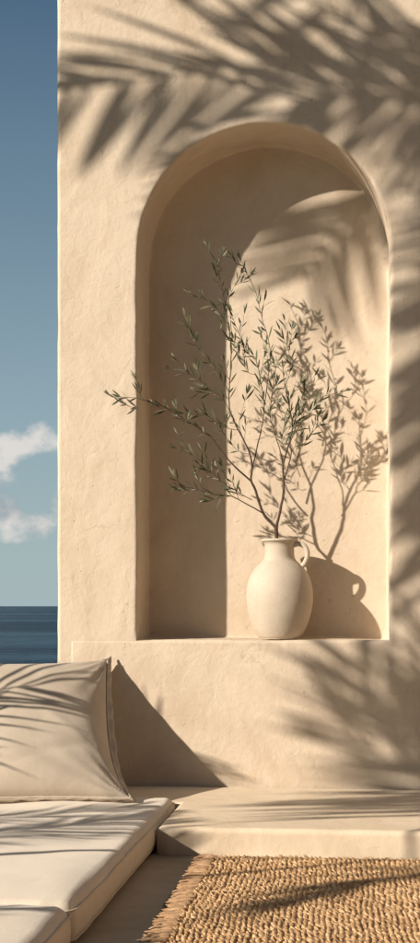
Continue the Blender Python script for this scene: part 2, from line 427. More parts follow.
# ------------------------------------------------------------------ the niche wall
XL = at(57, 500, 0).x
NX0, NX1 = at(137.5, 500, 0).x, at(389.5, 500, 0).x
ZS = at(264, 640, 0).z                      # sill
ZA = at(264, 123, 0).z                      # top of the arch
NR = (NX1 - NX0) / 2; NC = (NX0 + NX1) / 2; ZSP = ZA - NR
ND = 0.25
def niche_wall():
    root = empty('plaster_wall', (NC, 0, 0))
    tag(root, 'tall sand coloured plaster wall with an arched niche above the low bench', 'wall')
    # closed outline of the opening, clockwise from the lower left corner
    path = []
    nb, ns, na = 26, 40, 72
    for i in range(ns): path.append((NX0, ZS + (ZSP - ZS) * i / ns))
    for i in range(na): a = math.pi - math.pi * i / na; path.append((NC + NR * math.cos(a), ZSP + NR * math.sin(a)))
    for i in range(ns): path.append((NX1, ZSP + (ZS - ZSP) * i / ns))
    for i in range(nb): path.append((NX1 + (NX0 - NX1) * i / nb, ZS))
    n = len(path)
    # inward normals with mitres
    nor = []
    for i in range(n):
        a = Vector(path[i - 1]); b = Vector(path[i]); c = Vector(path[(i + 1) % n])
        e1 = (b - a).normalized(); e2 = (c - b).normalized()
        n1 = Vector((e1.y, -e1.x)); n2 = Vector((e2.y, -e2.x))
        m_ = (n1 + n2); m_ = m_ / max(1e-6, m_.dot(n1))
        nor.append(m_)
    r = 0.013
    rings = [(-0.10, 0.0), (-0.04, 0.0), (-r - 0.006, 0.0)]
    for k in range(7):
        w = math.pi / 2 * k / 6
        rings.append((-r + r * math.sin(w), r - r * math.cos(w)))
    for y in (0.03, 0.07, 0.11, 0.15, 0.19, 0.225): rings.append((0.0, y))
    rf = 0.010
    for k in range(1, 6):
        w = math.pi / 2 * k / 5
        rings.append((rf - rf * math.cos(w), ND - rf + rf * math.sin(w)))
    rings.append((0.03, ND))
    V = []; Fc = []
    for (off, y) in rings:
        for i in range(n):
            p = Vector(path[i]) + nor[i] * off
            wob = 0.0045 * nz((p.x, y * 0.5, p.y), 5.0, 2.0) + 0.0022 * nz((p.x, y, p.y), 19.0, 5.0)
            fade = 1.0 if off > -0.05 else 0.0
            q = p + nor[i] * wob * fade
            V.append(Vector((q.x, y, q.y)))
    for k in range(len(rings) - 1):
        for i in range(n):
            j = (i + 1) % n
            Fc.append((k * n + i, (k + 1) * n + i, (k + 1) * n + j, k * n + j))
    # back of the niche: fan of shrinking rings
    last = (len(rings) - 1) * n
    cen = Vector((NC, ND, (ZS + ZA) / 2))
    for s in (0.66, 0.33):
        for i in range(n): V.append(cen + (V[last + i] - cen) * s)
    for k in range(2):
        for i in range(n):
            j = (i + 1) % n; o = last + k * n
            Fc.append((o + i, o + n + i, o + n + j, o + j))
    V.append(cen); c_ = len(V) - 1; o = last + 2 * n
    for i in range(n): Fc.append((o + i, c_, o + (i + 1) % n))
    # front: from first ring out to a rectangle with a softly rounded left edge
    X0, X1, Z0, Z1 = XL + 0.014, 3.2, 0.0, 4.3
    o = len(V); c2 = Vector((NC, (ZS + ZA) / 2)); outer = []
    for i in range(n):
        d = Vector((V[i].x, V[i].z)) - c2
        tx = ((X1 if d.x > 0 else X0) - c2.x) / d.x if abs(d.x) > 1e-6 else 1e9
        tz = ((Z1 if d.y > 0 else Z0) - c2.y) / d.y if abs(d.y) > 1e-6 else 1e9
        outer.append(c2 + d * min(tx, tz))
    for cx_, cz_ in ((X0, Z0), (X0, Z1), (X1, Z0), (X1, Z1)):     # snap the nearest to each corner
        i = min(range(n), key=lambda q: (outer[q] - Vector((cx_, cz_))).length); outer[i] = Vector((cx_, cz_))
    V += [Vector((p.x, 0, p.y)) for p in outer]
    for i in range(n):
        j = (i + 1) % n; Fc.append((o + i, i, j, o + j))
    ob = mesh_obj('wall_face', V, Fc, M['plaster'], root, True, (0, 0, 0))
    # body behind: rounded left edge, back, top as profile sweep in x/y
    prof = [(X0, 0.0)]
    r2 = 0.014
    for k in range(1, 7):
        w = math.pi / 2 * k / 6; prof.append((X0 - r2 * math.sin(w), r2 - r2 * math.cos(w)))
    prof += [(XL, 0.06), (XL, 0.5), (X1, 0.5), (X1, 0.0)]
    nzs = 90
    V2, F2 = [], []
    for q in range(nzs + 1):
        z = 4.3 * q / nzs
        for (x, y) in prof:
            w = 0.0022 * nz((1.0, 2.0, z), 7.0, 4.0) + 0.0012 * nz((3.0, 2.0, z), 31.0, 1.0)
            V2.append(Vector((x + (w if 0.001 < y < 0.3 and x < 0 else 0), y, z)))
    m_ = len(prof)
    for q in range(nzs):
        for k in range(m_ - 1):
            F2.append((q * m_ + k, q * m_ + m_ + k, q * m_ + m_ + k + 1, q * m_ + k + 1))
    F2.append(tuple(nzs * m_ + k for k in range(m_ - 1, -1, -1)))
    mesh_obj('wall_body', V2, F2, M['plaster'], root)
    for c in root.children: c.location = Vector(c.location) - root.location
    # lower band standing a few millimetres proud of the wall
    x0 = at(71, 650, 0).x
    v, f = rounded_box((3.15 - x0, 0.036, ZS - 0.004), 0.009, 0.08, ((3.15 + x0) / 2, 0.018 - 0.0027, (ZS - 0.004) / 2))
    v = [p + Vector((0.002 * nz(p, 6.0, 8), 0.0015 * nz(p, 4.0, 3), 0.0016 * nz(p, 11.0, 5))) for p in v]
    mesh_obj('wall_base', v, f, M['plaster'], root, True, -root.location)
    return root
niche_wall()

# low parapet running on behind the pillow
v, f = rounded_box((2.9, 0.30, 0.44), 0.03, 0.15, (XL - 0.004 - 1.45, 0.17, 0.221))
tag(mesh_obj('parapet_wall', v, f, M['plaster']), 'low plaster parapet running left from the wall behind the pillow', 'wall')

# unseen board fence and plaster facade, both added to block skylight from the wall
M['board'] = simple('stained_boards', (0.22, 0.145, 0.085), (0.30, 0.20, 0.12), 9, 0.75, 60, 0.4, 0.003)
M['stone'] = plaster('sky_block_plaster', (0.34, 0.25, 0.165), (0.28, 0.20, 0.13), (0.40, 0.30, 0.20))
M['glass'] = simple('dark_glass', (0.012, 0.014, 0.016), (0.02, 0.022, 0.024), 2, 0.08)
fe = empty('sky_block_fence', (3.4, -4.0, 0)); tag(fe, 'brown timber board fence, unseen, added to block skylight on the right', 'fence')
mb = MB()
for k in range(36):
    v, f = rounded_box((.03, .196, 3.2), .004, .8, (0, -3.6 + .2 * k + .1, 1.63)); mb.add(v, f)
mb.build('boards', M['board'], fe)
for k in range(4):
    v, f = rounded_box((.09, .09, 3.3), .006, .8, (.062, -3.5 + 2.33 * k, 1.652)); mesh_obj('post', v, f, M['board'], fe)
ho = empty('sky_block_house', (1.6, -9.2, -.35)); tag(ho, 'unseen plaster facade added across the terrace to block skylight', 'sky_block_house')
v, f = rounded_box((9.0, 1.2, 5.6), .03, .8, (0, 0, 2.8)); mesh_obj('wall', v, f, M['stone'], ho)
v, f = rounded_box((1.1, .08, 2.2), .01, .5, (-.5, .63, 1.46)); d_ = mesh_obj('door', v, f, M['board'], ho)
hb = MB(); tube(hb, [(-.12, .67, 1.4), (-.12, .72, 1.4), (-.12, .72, 1.55), (-.12, .67, 1.55)], .012); hb.build('handle', M['palm_bark'], d_)
for wx in (-3.0, 2.2):
    mb = MB()
    for (a, b, c, d) in ((-.62, -.55, -.6, .6), (.55, .62, -.6, .6), (-.55, .55, -.6, -.53), (-.55, .55, .53, .6), (-.02, .02, -.53, .53)):
        v, f = rounded_box((b - a, .08, d - c), .006, .5, (wx + (a + b) / 2, .635, 2.1 + (c + d) / 2)); mb.add(v, f)
    w_ = mb.build('window', M['board'], ho)
    v, f = rounded_box((1.1, .02, 1.06), .004, .5, (wx, .63, 2.1)); mesh_obj('pane', v, f, M['glass'], w_)

# ------------------------------------------------------------------ plaster bench along the wall
SH = 0.083
c_front = at_z(156, 827, SH); c_back = at_z(172, 802, SH)
BX = -0.600                                   # left end of the deep part
BYF = c_front.y
BYB = -0.42
def bench():
    # L-shaped outline, swept up with a rounded top edge
    out = [(-3.2, -0.011), (-3.2, BYB), (BX, BYB), (BX, BYF), (3.15, BYF), (3.15, -0.011)]
    pts = []
    for i in range(len(out)):
        a = Vector(out[i]); b = Vector(out[(i + 1) % len(out)])
        k = max(2, int((b - a).length / 0.05))
        for q in range(k): pts.append(a + (b - a) * q / k)
    n = len(pts); nor = []
    for i in range(n):
        e1 = (pts[i] - pts[i - 1]).normalized(); e2 = (pts[(i + 1) % n] - pts[i]).normalized()
        n1 = Vector((-e1.y, e1.x)); n2 = Vector((-e2.y, e2.x)); m_ = n1 + n2; nor.append(m_ / max(0.3, m_.dot(n1)))
    r = 0.016
    rings = [(0, 0.0), (0, 0.03), (0, SH - r - 0.004)]
    for k in range(7):
        w = math.pi / 2 * k / 6; rings.append((r - r * math.cos(w), SH - r + r * math.sin(w)))
    rings.append((r + 0.012, SH))
    V = []; Fc = []
    for (off, z) in rings:
        for i in range(n):
            p = pts[i] + nor[i] * -off if False else pts[i] + nor[i] * off
            w = 0.004 * nz((p.x, p.y, z), 4.0, 6) + 0.0016 * nz((p.x, p.y, z), 21.0, 2)
            p = p + nor[i] * w
            V.append(Vector((p.x, p.y, z + (0.0016 * nz((p.x, p.y, 0), 9.0, 1) if z > 0.03 else 0))))
    for k in range(len(rings) - 1):
        for i in range(n):
            j = (i + 1) % n; Fc.append((k * n + i, k * n + j, (k + 1) * n + j, (k + 1) * n + i))
    top = (len(rings) - 1) * n
    Fc.append(tuple(top + i for i in range(n)))
    bm = bmesh.new()
    vv = [bm.verts.new(p) for p in V]
    for fc in Fc: bm.faces.new([vv[i] for i in fc])
    bmesh.ops.recalc_face_normals(bm, faces=bm.faces[:])
    bmesh.ops.triangulate(bm, faces=[fa for fa in bm.faces if len(fa.verts) > 4])
    me = bpy.data.meshes.new('plaster_bench'); bm.to_mesh(me); bm.free()
    me.polygons.foreach_set('use_smooth', [True] * len(me.polygons)); me.materials.append(M['bench'])
    o = bpy.data.objects.new('plaster_bench', me); COL.objects.link(o)
    tag(o, 'low pale plaster step running along the foot of the niche wall', 'bench')
bench()

# ------------------------------------------------------------------ seat cushions
CX1 = -0.612; CX0 = -1.62; CH = 0.103
yseam = at_z(80, 905, 0.1).y
def seat_cushion(y0, y1, label, seed):
    root = empty('seat_cushion', ((CX0 + CX1) / 2, (y0 + y1) / 2, 0))
    tag(root, label, 'cushion', 'seat cushions on the floor')
    w, l = CX1 - CX0, y1 - y0
    v, f = rounded_box((w, l, CH), 0.036, 0.024, (0, 0, CH / 2 + 0.001))
    out = []
    for p in v:
        q = p.copy()
        k = max(0, (p.z / CH))
        ex = 1 - abs(p.x) / (w / 2); ey = 1 - abs(p.y) / (l / 2)
        soft = min(1, ex * 7) * min(1, ey * 7)
        q.z += k * (0.010 * soft - 0.003 + 0.012 * nz(p, 3.4, seed) * soft + 0.0035 * nz(p, 9, seed) * soft + 0.0016 * math.sin(p.y * 95 + 3 * nz(p, 6, seed)) * math.exp(-ex * 22) + 0.0016 * math.sin(p.x * 95 + 3 * nz(p, 6, seed)) * math.exp(-ey * 22))
        side = math.sin(math.pi * min(1, max(0, p.z / CH)))
        if ex < 0.05: q.x += math.copysign((0.007 * side + 0.004 * nz(p, 7, seed)) * min(1, ey * 8), p.x)
        if ey < 0.05: q.y += math.copysign(0.004 * side * min(1, ex * 8), p.y)
        q.z = max(q.z, 0.001)
        out.append(q)
    mesh_obj('cushion_cover', out, f, M['seat'], root)
    # piping round the top edge and the bottom edge
    for zz, nm in ((CH - 0.020, 'piping'), (0.018, 'piping')):
        hw, hl, rr = w / 2 - 0.001, l / 2 - 0.001, 0.034
        loop = []
        for (sx, sy, a0) in ((1, 1, 0), (-1, 1, 90), (-1, -1, 180), (1, -1, 270)):
            for k in range(6):
                a = math.radians(a0 + 90 * k / 5)
                loop.append(Vector((sx * (hw - rr) + rr * math.cos(a), sy * (hl - rr) + rr * math.sin(a), zz)))
        dense = []
        for i in range(len(loop)):
            a, b = loop[i], loop[(i + 1) % len(loop)]; k = max(1, int((b - a).length / 0.03))
            for q in range(k):
                p = a + (b - a) * q / k
                p.z += 0.0016 * nz(p, 8, seed)
                if abs(p.x) > hw - 0.005: p.x += math.copysign(0.004 * nz(Vector((p.x, p.y, zz)), 7, seed) + 0.002, p.x)
                dense.append(p)
        pb = MB(); tube(pb, dense, 0.0023, 6, closed=True)
        pb.build(nm, M['piping'], root)
    return root
seat_cushion(yseam + 0.002, BYB - 0.004, 'pale canvas seat cushion under the pillow, against the plaster step', 3.0)
seat_cushion(yseam - 1.62, yseam - 0.002, 'pale canvas seat cushion nearest the camera, beyond the seam', 8.0)

# ------------------------------------------------------------------ pillow
def pillow():
    BR = at_z(131, 801, CH + 0.006); TR = at(107, 662, -0.035)
    zax = (TR - BR)
    H = zax.length
    yaw = math.radians(14)
    right = Vector((math.cos(yaw), math.sin(yaw), 0))
    up = (zax - right * zax.dot(right)).normalized()
    nrm = right.cross(up).normalized()            # faces the camera
    if nrm.y > 0: nrm = -nrm
    Wd = 0.62; Hh = zax.dot(up)
    skew = zax.dot(right)
    cen = BR + zax * 0.5 - right * Wd / 2
    root = empty('linen_pillow', BR - right * Wd / 2)
    tag(root, 'large beige linen pillow leaning against the wall on the seat cushion', 'pillow')
    n = 56
    def P(u, v, side):
        # u,v in -1..1; side +1 front, -1 back
        # edges bow in between the pointed corners
        x = u * (1 - 0.045 * (1 - v * v)) * Wd / 2
        y = v * (1 - (0.12 if v > 0 else 0.05) * (1 - u * u)) * Hh / 2
        e = (1 - abs(u) ** 2.4) * (1 - abs(v) ** 2.4)
        th = (0.118 if side > 0 else 0.04) * max(0, e) ** 0.52
        p = cen + right * (x + skew * ((0.5 - ((1 - v) / 2) ** 3.6) * (1 + u) / 2 + v / 2 * (1 - u) / 2)) + up * y
        q = Vector((x, y, side))
        fall = max(0, e)
        wr = (0.007 * nz(q, 4.5, 3.3) + 0.003 * nz(q, 11.0, 7.1)) * min(1, fall * 3)
        # creases running in from the corners
        for cu, cv in ((1, 1), (1, -1), (-1, 1), (-1, -1)):
            d = math.hypot(u - cu, v - cv); a = math.atan2(v - cv, u - cu)
            wr += 0.006 * math.exp(-d * 3.0) * math.sin(a * 17 + 3 * d) * min(1, d * 6)
        wr += 0.006 * math.exp(-((u * .8 + v * .6 - .25 + .12 * math.sin(3 * v)) / .05) ** 2) * max(0, 1 - abs(u - .4) * 1.6) - 0.006 * math.exp(-((u * .35 - v * .9 - .55) / .06) ** 2) * fall
        wr += 0.004 * math.sin(v * 23 + 4 * nz(q, 5, 1)) * math.exp(-(1 - abs(u)) * 9) * min(1, (1 - abs(u)) * 12)
        sag = -0.035 * max(0, -v) * (1 - v * v)    # belly settles
        p -= nrm * 0.075 * (1 - v * v)            # slumps back towards the wall
        return p + nrm * side * (th + wr + 0.035 * (1 - v) * 0.5 * fall) + up * sag * 0.5
    us = [math.sin(math.pi / 2 * (-1 + 2 * i / n)) for i in range(n + 1)]
    us = [0.6 * a + 0.4 * (-1 + 2 * i / n) for i, a in enumerate(us)]
    V, Fc = [], []; m_ = n + 1
    for side in (1, -1):
        o = len(V)
        for j in range(m_):
            for i in range(m_): V.append(P(us[i], us[j], side) + nrm * side * 0.009)
        for j in range(n):
            for i in range(n):
                q = (o + j * m_ + i, o + j * m_ + i + 1, o + (j + 1) * m_ + i + 1, o + (j + 1) * m_ + i)
                Fc.append(q if side == 1 else tuple(reversed(q)))
    # gusset between the two faces
    ring = [(i, 0) for i in range(n)] + [(n, j) for j in range(n)] + [(n - i, n) for i in range(n)] + [(0, n - j) for j in range(n)]
    o2 = m_ * m_
    for k in range(len(ring)):
        (a, b), (c, d) = ring[k], ring[(k + 1) % len(ring)]
        i1, i2 = b * m_ + a, d * m_ + c
        Fc.append((i2, i1, o2 + i1, o2 + i2))
    zmin = CH - 0.004
    for p in V:
        if p.z < zmin + 0.012: p.z = zmin + 0.012 - (zmin + 0.012 - p.z) * 0.15
    mesh_obj('pillow_cover', [p - root.location for p in V], Fc, M['linen'], root)
    for side in (1, -1):
        pb = MB(); pts = []
        for (i, j) in ring:
            p = V[(0 if side == 1 else o2) + j * m_ + i]
            out = (p - cen); out = (out - nrm * out.dot(nrm)).normalized()
            pts.append(p - root.location + out * (0.003 + 0.002 * nz(p, 40, side)) + nrm * side * 0.001)
        tube(pb, pts, [0.0052 + 0.0012 * nz(p, 60, 2) for p in pts], 6, closed=True)
        pb.build('piping', M['linen'], root)
    # narrow ruffled flange outside the seam
    fv, ff = [], []; m2 = len(ring)
    for k, (i, j) in enumerate(ring):
        p = (V[j * m_ + i] + V[o2 + j * m_ + i]) / 2
        out = (p - cen); out = (out - nrm * out.dot(nrm)).normalized()
        wd = (0.026 if i == n else 0.010) * (1 + .25 * nz(p, 30, 6))
        for q in range(4):
            a = q / 3
            ruf = (0.006 * nz(p, 45, 2) + 0.003 * math.sin(k * 1.3)) * a
            fv.append(p - root.location + out * wd * a + nrm * (0.013 + ruf - 0.004 * a))
        for q in range(3, -1, -1):
            a = q / 3
            ruf = (0.006 * nz(p, 45, 2) + 0.003 * math.sin(k * 1.3)) * a
            fv.append(p - root.location + out * wd * a + nrm * (0.004 + ruf - 0.004 * a))
    for k in range(m2):
        k2 = (k + 1) % m2
        for q in range(8): ff.append((k * 8 + q, k * 8 + (q + 1) % 8, k2 * 8 + (q + 1) % 8, k2 * 8 + q))
    for p in fv:
        if p.z + root.location.z < zmin + .008: p.z = zmin + .008 - root.location.z
    mesh_obj('flange', fv, ff, M['linen'], root)
    # whip stitches along the top seam
    sb = MB()
    for k in range(0, len(ring)):
        i, j = ring[k]; p = V[j * m_ + i]; q = V[o2 + j * m_ + i]
        if j != n: continue
        out = (p - cen); out = (out - nrm * out.dot(nrm)).normalized()
        a = p - root.location + out * 0.006; b = q - root.location + out * 0.010
        tube(sb, [a, (a + b) / 2 + out * 0.004, b], 0.0018, 5)
    sb.build('stitching', M['piping'], root)
pillow()

# ------------------------------------------------------------------ jug
JY = 0.105
jc = at(279.5, 640.5, JY); JS = (at(279.5, 541, JY).z - jc.z)   # height
pxm = (at(313, 598, JY).x - at(246, 598, JY).x) / 67.0       # metres per pixel
def jug():
    base = Vector((jc.x, JY, ZS + 0.0025))
    root = empty('ceramic_jug', base)
    tag(root, 'cream stoneware jug with one loop handle on the niche sill', 'jug')
    pr = [(0, 0), (17.5, 0), (20.0, 0.8), (22.5, 3.5), (26.5, 11), (30.3, 22), (32.6, 33), (33.3, 42), (32.8, 50), (31.2, 58),
          (28.3, 65), (24.6, 70.5), (20.6, 74.8), (17.2, 78), (15.4, 81), (14.7, 85), (14.6, 90), (15.0, 94), (16.4, 96.4), (18.2, 97.6),
          (18.6, 98.6), (18.0, 99.6), (16.8, 99.8), (15.6, 98.6), (13.4, 95), (12.9, 88), (13.2, 82), (17, 76), (24, 66), (28, 50), (27, 25), (18, 6), (0, 5)]
    prof = catmull([Vector((a, 0, b)) for a, b in pr], 150)
    seg = 72; V, Fc = [], []
    sc = JS / 99.8
    for p in prof:
        for k in range(seg):
            a = 2 * math.pi * k / seg
            rr = max(0.0001, p.x * pxm)
            w = 1 + 0.010 * nz((math.cos(a), math.sin(a), p.z * 0.03), 1.2, 4)
            V.append(Vector((rr * w * math.cos(a), rr * w * math.sin(a), p.z * sc)))
    for q in range(len(prof) - 1):
        for k in range(seg):
            k2 = (k + 1) % seg
            Fc.append((q * seg + k, q * seg + k2, (q + 1) * seg + k2, (q + 1) * seg + k))
    mesh_obj('jug_body', V, Fc, M['ceramic'], root)
    hp = [(13.5, 94), (19, 95), (24.5, 93.0), (27.6, 88.0), (27.8, 82), (25.6, 76.0), (22.6, 72.5), (19.5, 71)]
    pts = catmull([Vector((a * pxm, -0.15 * a * pxm, b * sc)) for a, b in hp], 26)
    hb = MB(); tube(hb, pts, [0.0108 - 0.0018 * math.sin(math.pi * i / 25) for i in range(26)], 12)
    hb.build('handle', M['ceramic'], root)
jug()

# ------------------------------------------------------------------ olive branch in the jug
def olive():
    root = empty('olive_branch', Vector((jc.x, JY, ZS + JS)))
    tag(root, 'thin sparse olive branch with narrow leaves standing in the jug', 'branch')
    B = root.location
    # traced limbs: (pixel path, depth at start, depth at end, radius start, radius end)
    T0 = 0.100
    limbs = [
        ([(277.5, 560), (277, 545), (276, 527)], T0, T0 - .005, .0080, .0068),
        ([(276, 528), (263, 513), (256, 491), (251, 480), (252, 470), (250, 454), (244, 441), (231, 414), (229, 392), (231, 366), (230, 335), (224, 300), (218, 270), (208, 247)], T0, .02, .0056, .0008),
        ([(276, 528), (281, 508), (284, 484), (283, 466), (287, 451), (292, 431), (291, 415), (286, 392), (283, 368)], T0, .03, .0056, .0011),
        ([(263, 513), (246, 504), (231, 496), (213, 494), (192, 488), (177, 487)], .095, .01, .0028, .0007),
        ([(251, 481), (234, 466), (220, 449), (208, 434), (184, 419), (165, 407), (148, 402), (136, 398), (121, 397)], .09, -.045, .0036, .0007),
        ([(221, 481), (205, 465), (190, 452), (178, 434)], .03, .0, .0016, .0006),
        ([(252, 500), (238, 492), (221, 481), (216, 470)], .08, .03, .0017, .0008),
        ([(252, 470), (256, 451), (261, 431), (264, 408), (262, 388), (256, 360), (249, 354), (240, 335), (233, 318)], .095, .05, .0028, .0008),
        ([(264, 408), (267, 385), (270, 360), (268, 338), (262, 318), (257, 296), (251, 282), (241, 261)], .083, .03, .0018, .0007),
        ([(284, 480), (291, 455), (291, 441), (303, 420), (314, 406), (328, 393)], .083, .02, .0026, .0007),
        ([(283, 468), (281, 454), (274, 431), (270, 414), (273, 388), (277, 362), (285, 352), (294, 338)], .078, .06, .0022, .0007),
        ([(292, 431), (297, 412), (303, 396), (309, 384), (314, 376)], .056, .015, .0013, .0006),
        ([(231, 414), (222, 398), (208, 387), (192, 376), (177, 362)], .07, .02, .0016, .0006),
        ([(230, 380), (222, 372), (208, 361), (199, 345), (189, 329)], .06, .03, .0014, .0006),
        ([(227, 330), (220, 313), (211, 304), (203, 296)], .04, .02, .0012, .0006),
        ([(232, 340), (230, 312), (229, 298), (235, 285), (241, 274)], .05, .05, .0013, .0006),
        ([(238, 430), (226, 428), (214, 420), (203, 412)], .08, .05, .0012, .0005),
        ([(250, 454), (240, 452), (228, 440), (222, 430)], .09, .07, .0012, .0005),
        ([(256, 375), (248, 372), (243, 360), (246, 345)], .07, .07, .0011, .0005),
        ([(287, 451), (282, 440), (285, 425), (280, 410)], .065, .09, .0012, .0005),
        ([(297, 460), (303, 445), (316, 428), (323, 420)], .10, .08, .0010, .0005),
        ([(283, 390), (290, 372), (289, 352), (280, 330)], .037, .03, .0011, .0005),
        ([(244, 441), (239, 425), (243, 408), (247, 392)], .09, .10, .0013, .0005),
        ([(218, 285), (226, 300), (222, 318)], .02, .05, .0008, .0005),
    ]
    wood = MB(); leaves = MB()
    r2 = random.Random(5)
    def leaf(p, d, ln, wd):
        d = d.normalized()
        side = d.cross(Vector((r2.uniform(-.6, .6), r2.uniform(-1, .3), r2.uniform(-.5, .7)))).normalized()
        nn = side.cross(d).normalized()
        c = r2.uniform(-.3, .35)
        prof = [(0, .10), (.12, .32), (.32, .86), (.52, 1.0), (.74, .78), (.9, .36), (1, .03)]
        vs_ = []
        for s, w in prof:
            q = p + d * ln * s + nn * c * ln * s * s
            vs_ += [q - side * wd * w + nn * wd * .22 * w, q, q + side * wd * w + nn * wd * .22 * w]
        fs = []
        for i in range(len(prof) - 1):
            a = i * 3; fs += [(a, a + 1, a + 4, a + 3), (a + 1, a + 2, a + 5, a + 4)]
        leaves.add(vs_, fs)
    def dress(pts, dens, start, lnmul=1.0):
        n = len(pts); T, A = frame_path(pts)
        acc = 0; flip = 0.0
        for i in range(1, n):
            u = i / (n - 1); seg = (pts[i] - pts[i - 1]).length; acc += seg
            if u < start: acc = 0; continue
            gap = dens * r2.uniform(.7, 1.35)
            if acc > gap:
                acc = 0; flip += math.pi / 2 + r2.uniform(-.35, .35)
                b = T[i].cross(A[i])
                for s in (0, math.pi):
                    if r2.random() < .16: continue
                    o = A[i] * math.cos(flip + s) + b * math.sin(flip + s)
                    o.y *= .65
                    d = T[i] * r2.uniform(.7, 1.25) + o * r2.uniform(.5, .9) + Vector((0, 0, r2.uniform(-.1, .25)))
                    k = lnmul * r2.uniform(.55, 1.3) * (1.0 - .25 * (u > .9))
                    leaf(pts[i], d, .047 * k, .0036 * r2.uniform(.75, 1.2) * (k ** .5))
        leaf(pts[-1], T[-1] + Vector((0, 0, .1)), .04 * r2.uniform(.7, 1.1), .0034)
        leaf(pts[-1], T[-1] + A[-1] * .5, .034 * r2.uniform(.7, 1.1), .0032)
        leaf(pts[-1], T[-1] - A[-1] * .5, .032 * r2.uniform(.7, 1.1), .0030)
    def twig(p, d, ln, r, depth=0):
        pts = [p]; d = d.normalized(); k = 7
        for i in range(k):
            d = (d + Vector((r2.uniform(-.22, .22), r2.uniform(-.18, .18), r2.uniform(-.10, .22)))).normalized()
            pts.append(pts[-1] + d * ln / k)
        pts = catmull(pts, 18)
        if max(q.y for q in pts) > ND - .02: return
        tube(wood, [q - B for q in pts], [r * (1 - .7 * i / 17) for i in range(18)], 5)
        dress(pts, .019, .12, .92)
    for li, (pp, y0, y1, ra, rb) in enumerate(limbs):
        n0 = len(pp); ctrl = []
        for i, (x, y) in enumerate(pp):
            Y = y0 + (y1 - y0) * i / (n0 - 1) + (0.004 * math.sin(i * 1.3 + li) if 0 < i < n0 - 1 else 0)
            ctrl.append(at(x, y, Y))
        n = max(14, int(n0 * 7)); pts = catmull(ctrl, n)
        pts = [q + Vector((nz(q, 30, li), nz(q, 30, li + 5), nz(q, 30, li + 9))) * .0022 * min(1, i / 4) for i, q in enumerate(pts)]
        rad = [ra + (rb - ra) * (i / (n - 1)) ** .75 for i in range(n)]
        rad = [q * (1 + .22 * max(0, nz(p, 60, 3))) for q, p in zip(rad, pts)]
        tube(wood, [q - B for q in pts], rad, 8)
        if li == 0: continue
        st_ = .55 if ra > .005 else (.30 if ra > .002 else .12)
        dress(pts, .021 if ra < .003 else .028, st_)
        T, A = frame_path(pts)
        nt_ = {True: 5, False: 3}[ra > .0024] if ra > .0013 else 1
        for q in range(nt_):
            i = int(n * (st_ * .8 + (1 - st_ * .8) * (q + r2.uniform(.1, .9)) / nt_)); i = min(i, n - 3)
            sgn = 1 if (q + li) % 2 else -1
            d = T[i] * 1.0 + Vector((T[i].z, 0, -T[i].x)) * sgn * r2.uniform(.5, .9) + Vector((0, r2.uniform(-.5, .3), 0.1))
            twig(pts[i], d, r2.uniform(.05, .10), .0011)
    leaves.v = [q - B for q in leaves.v]
    wood.build('stem', M['bark'], root)
    leaves.build('leaves', M['olive_leaf'], root)
olive()

